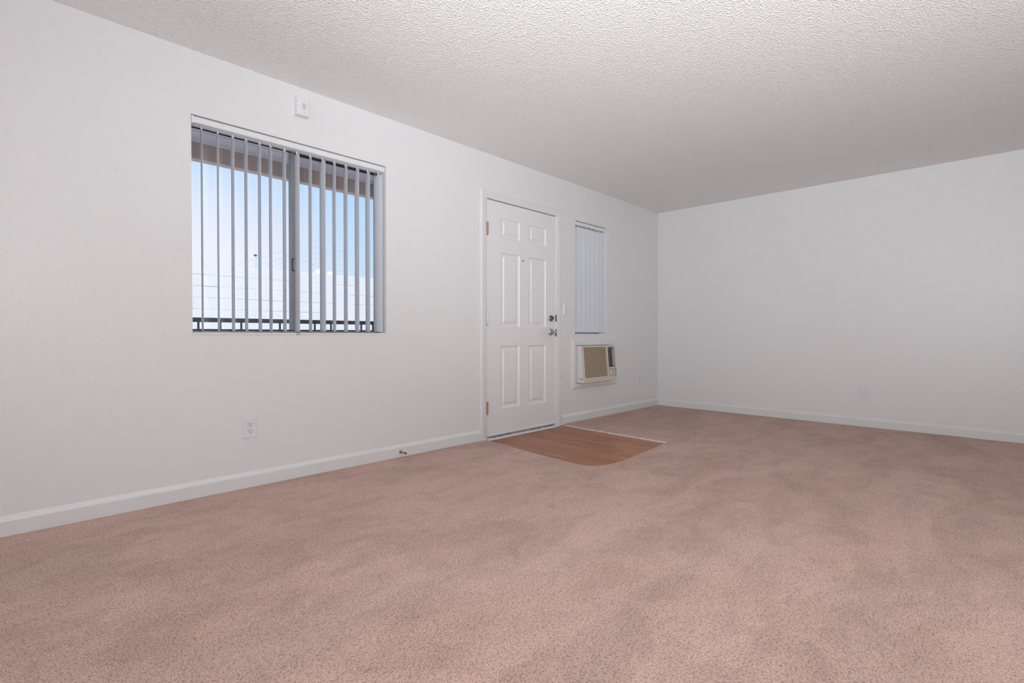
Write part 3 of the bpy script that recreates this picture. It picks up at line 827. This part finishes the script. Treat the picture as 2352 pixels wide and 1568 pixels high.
outlet((-0.4535, 0.0, 0.3555), 0, 'small white outlet beside the air conditioner near the corner', M_bluewhite, M_bluewhite)
outlet((0.0, -2.2125, 0.340), R(-90), 'grey white outlet mounted upside down on the plain end wall', M_bluewhite, M_plastic, True)

sw = thing('light_switch', 'white toggle light switch between the door and narrow window', 'light switch', (-1.904, 0.0, 1.154))
bm = bmesh.new()
vs = [[bm.verts.new((sx * a, y, sz * b)) for sx, sz in ((-1, -1), (1, -1), (1, 1), (-1, 1))] for a, b, y in [(0.039, 0.058, 0.0), (0.039, 0.058, -0.003), (0.0365, 0.0555, -0.006)]]
for a, b in zip(vs, vs[1:]):
    for i in range(4): bm.faces.new((a[i], a[(i + 1) % 4], b[(i + 1) % 4], b[i]))
bm.faces.new(vs[-1]); bm.faces.new(vs[0][::-1])
finish('cover_plate', bm, M_bluewhite, sw)
bm = bmesh.new(); prism(bm, [(-0.006, -0.010), (-0.018, -0.007), (-0.019, -0.003), (-0.006, 0.009)], lambda p: (-0.005, p[0], p[1]), lambda p: (0.005, p[0], p[1]))
finish('toggle', bm, M_plastic, sw)
for s in (-1, 1):
    bm = bmesh.new(); cyl(bm, (0, -0.0055, s * 0.030), (0, -1, 0), 0.003, 0.0015, 12)
    finish('screw', bm, M_alu, sw)

ch = thing('door_chime', 'small white box-shaped door chime above the wide window', 'door chime', (-4.6075, 0.0, 2.312))
bm = bmesh.new()
vs = [[bm.verts.new((sx * a, y, sz * b)) for sx, sz in ((-1, -1), (1, -1), (1, 1), (-1, 1))] for a, b, y in [(0.0385, 0.0585, 0.0), (0.0385, 0.0585, -0.006), (0.0375, 0.0565, -0.036), (0.0345, 0.0535, -0.041)]]
for a, b in zip(vs, vs[1:]):
    for i in range(4): bm.faces.new((a[i], a[(i + 1) % 4], b[(i + 1) % 4], b[i]))
bm.faces.new(vs[-1]); bm.faces.new(vs[0][::-1])
finish('housing', bm, M_plastic, ch)
bm = bmesh.new(); box(bm, -0.016, 0.030, -0.0435, -0.040, -0.048, 0.048)
finish('face_plate', bm, M_plastic, ch, 0.0012, 1)
g = bx('grille', (-0.006, 0.018, -0.0442, -0.0425, -0.019, 0.019), M_grille, ch)
for i in range(7):
    bx('grille_bar', (-0.007, 0.019, -0.0456, -0.0440, -0.0190 + i * 0.0058, -0.0163 + i * 0.0058), M_plastic, g)
for s in (-1, 1):
    bm = bmesh.new(); cyl(bm, (0.007, -0.0432, s * 0.038), (0, -1, 0), 0.0024, 0.0012, 10); finish('screw', bm, M_alu, ch)

ds = thing('door_stop', 'brass door stop sticking out of the long baseboard', 'door stop', (-3.879, -0.014, 0.037))
bm = bmesh.new(); lathe(bm, (0, 0, 0), (0, -1, 0), [(0, 0.012), (0.003, 0.012), (0.008, 0.009), (0.012, 0.005), (0.055, 0.0042), (0.055, 0)], 20); finish('post', bm, M_brass, ds)
bm = bmesh.new(); lathe(bm, (0, -0.053, 0), (0, -1, 0), [(0, 0.0060), (0.004, 0.0072), (0.014, 0.0072), (0.017, 0.0055), (0.017, 0)], 18); finish('rubber_tip', bm, M_rubber, ds)

# ------------------------------------------------------------------ outside
o = bx('walkway_floor', (-9, 3, 0.15, 1.55, -0.25, -0.03), M_ground); tag(o, 'concrete walkway outside the window wall', 'walkway', kind='structure')
o = bx('walkway_ceiling', (-9, 3, 0.15, 1.62, 2.427, 2.69), M_soffit); tag(o, 'pale pinkish soffit over the outside walkway', 'soffit', kind='structure')
beam = thing('roof_beam', 'brown timber beam under the soffit beyond the wide window', 'beam', (-3.5, 1.49, 2.29))
adopt(bx('fascia_board', (-9, 3, 1.45, 1.525, 2.289, 2.427), M_fascia), beam)
adopt(bx('beam_bounce_strip', (-9, 3, 1.449, 1.526, 2.2865, 2.292), M_fascia_bounce), beam)['label'] = 'pale tan underside strip with bounce light in its colour'  # paler than the beam: light bounced from the ground is put into its colour
adopt(bx('cover_strip', (-9, 3, 1.437, 1.45, 2.418, 2.427), M_soffit), beam)
for i in range(3):
    yy = 0.55 + i * 0.33
    tag(bx('soffit_batten', (-9, 3, yy, yy + 0.035, 2.421, 2.427), M_soffit), 'thin pale batten across the outside soffit, row %s from the window' % ('nearest', 'middle', 'farthest')[i], 'batten', kind='structure')

rail = thing('walkway_railing', 'dark brown iron railing outside the wide window', 'railing', (-3.9, 1.35, -0.03))
adopt(bx('top_rail', (-7.2, 2.6, 1.330, 1.368, 0.991, 1.026), M_rail, None, 0.003, 1), rail)
adopt(bx('bottom_rail', (-7.2, 2.6, 1.335, 1.363, 0.08, 0.11), M_rail), rail)
x = -4.822 - 0.1565 * 12
bal_mesh = None
i = 0
while x < 2.5:
    if not (-3.30 < x < -3.22):
        if bal_mesh is None:
            q = bx('baluster', (-0.0065, 0.0065, -0.0065, 0.0065, 0, 0.885), M_rail); bal_mesh = q.data
        else:
            q = bpy.data.objects.new('baluster', bal_mesh); COL.objects.link(q)
        q.parent = rail; q.location = (x + 3.9, -0.001, 0.138)
    x += 0.1565
adopt(bx('post', (-3.285, -3.247, 1.331, 1.367, -0.03, 0.992), M_rail), rail)

bw = thing('block_wall', 'white painted block wall beyond the walkway railing', 'wall', (-1.5, 7.16, -3.2))
BY = 7.06
adopt(bx('wall_core', (-12, 10, BY + 0.006, BY + 0.20, -3.2, 2.148), M_mortar), bw)
meshes = []
for kx in range(4):
    bm = bmesh.new(); box(bm, -0.20305, 0.20305, 0, 0.05, 0.0006 + (0, 0.0005, 0.0022, 0.0040)[kx], 0.2026 - (0, 0.0004, 0.0, 0.0016)[kx])
    bmesh.ops.bevel(bm, geom=bm.edges[:], offset=0.0022, segments=1, affect='EDGES')
    bmesh.ops.recalc_face_normals(bm, faces=bm.faces)
    me = bpy.data.meshes.new('block'); bm.to_mesh(me); bm.free(); me.materials.append(M_block); meshes.append(me)
rowh = 0.2030
for r in range(12):
    zt = 2.150 - r * rowh
    for c in range(23):
        xc = -5.0 + c * 0.4065 + (0.203 if r % 2 else 0)
        q = bpy.data.objects.new('block', random.choice(meshes)); COL.objects.link(q)
        q.parent = bw
        q.location = (xc + 1.5, BY - 7.16 - random.choice((0, 0, 0.001, 0.003, 0.007)), zt - rowh + 3.2)
# rounded white lumps on top
bm = bmesh.new()
lathe(bm, (-1.03, 7.16, 2.146), (0, 0, 1), [(0, 0.115), (0.04, 0.112), (0.08, 0.085), (0.105, 0.045), (0.112, 0)], 20)
tag(finish('wall_cap', bm, M_lump, smooth=True), 'larger white rounded lump on top of the block wall', 'wall cap', 'rounded lumps on the block wall')
bm = bmesh.new()
lathe(bm, (-0.80, 7.16, 2.146), (0, 0, 1), [(0, 0.085), (0.035, 0.08), (0.065, 0.055), (0.085, 0)], 20)
tag(finish('wall_cap', bm, M_lump, smooth=True), 'smaller white rounded lump on top of the block wall', 'wall cap', 'rounded lumps on the block wall')
# far pole with a dark head
pl = thing('light_pole', 'slim pale pole with dark head rising behind the block wall', 'pole', (-2.0, 8.0, -3.2))
bm = bmesh.new(); cyl(bm, (0, 0, 0), (0, 0, 1), 0.012, 5.72, 10); finish('shaft', bm, M_pole, pl)
bm = bmesh.new(); lathe(bm, (-0.01, 0, 5.70), (0, 0, 1), [(0, 0.0), (0.01, 0.03), (0.03, 0.034), (0.045, 0.0)], 14); finish('lamp_head', bm, M_lamp, pl)
# overhead cables, a fan of nine
def cable(p0, p1, rad, rank):
    bm = bmesh.new()
    a = Vector(p0); b = Vector(p1); d = (b - a)
    prev = None
    for i in range(13):
        t = i / 12
        c = a + d * t + Vector((0, 0, -0.10 * 4 * t * (1 - t)))
        ring = [bm.verts.new(c + Vector((0, math.cos(u * math.pi / 3), math.sin(u * math.pi / 3))) * rad) for u in range(6)]
        if prev:
            for u in range(6): bm.faces.new((prev[u], prev[(u + 1) % 6], ring[(u + 1) % 6], ring[u]))
        prev = ring
    o = finish('power_cable', bm, M_cable)
    tag(o, '%s of the thin grey power cables slanting across the sky' % rank, 'cable', 'power cables beyond the block wall')
Xa, Xb = 4.25, 8.05                                   # two stations along the cables, 20 m out
ranks = ['topmost', 'second from the top', 'third from the top', 'fourth from the top', 'middle one', 'fourth from the bottom', 'third from the bottom', 'second from the bottom', 'lowest']
for (za, zb), rk in zip([(5.02, 6.72), (4.72, 6.41), (4.45, 6.02), (4.22, 5.72), (4.00, 5.30), (3.72, 4.93), (3.42, 4.58), (3.10, 4.18), (2.80, 3.75)], ranks):
    s = (zb - za) / (Xb - Xa)
    cable((Xa - 7, 20, za - 7 * s + 0.0), (Xb + 14, 20, zb + 14 * s + 0.0), 0.0065, rk)
o = bx('ground', (-40, 60, 0.15, 60, -3.5, -3.2), M_ground); tag(o, 'concrete ground far below the walkway', 'ground', kind='structure')
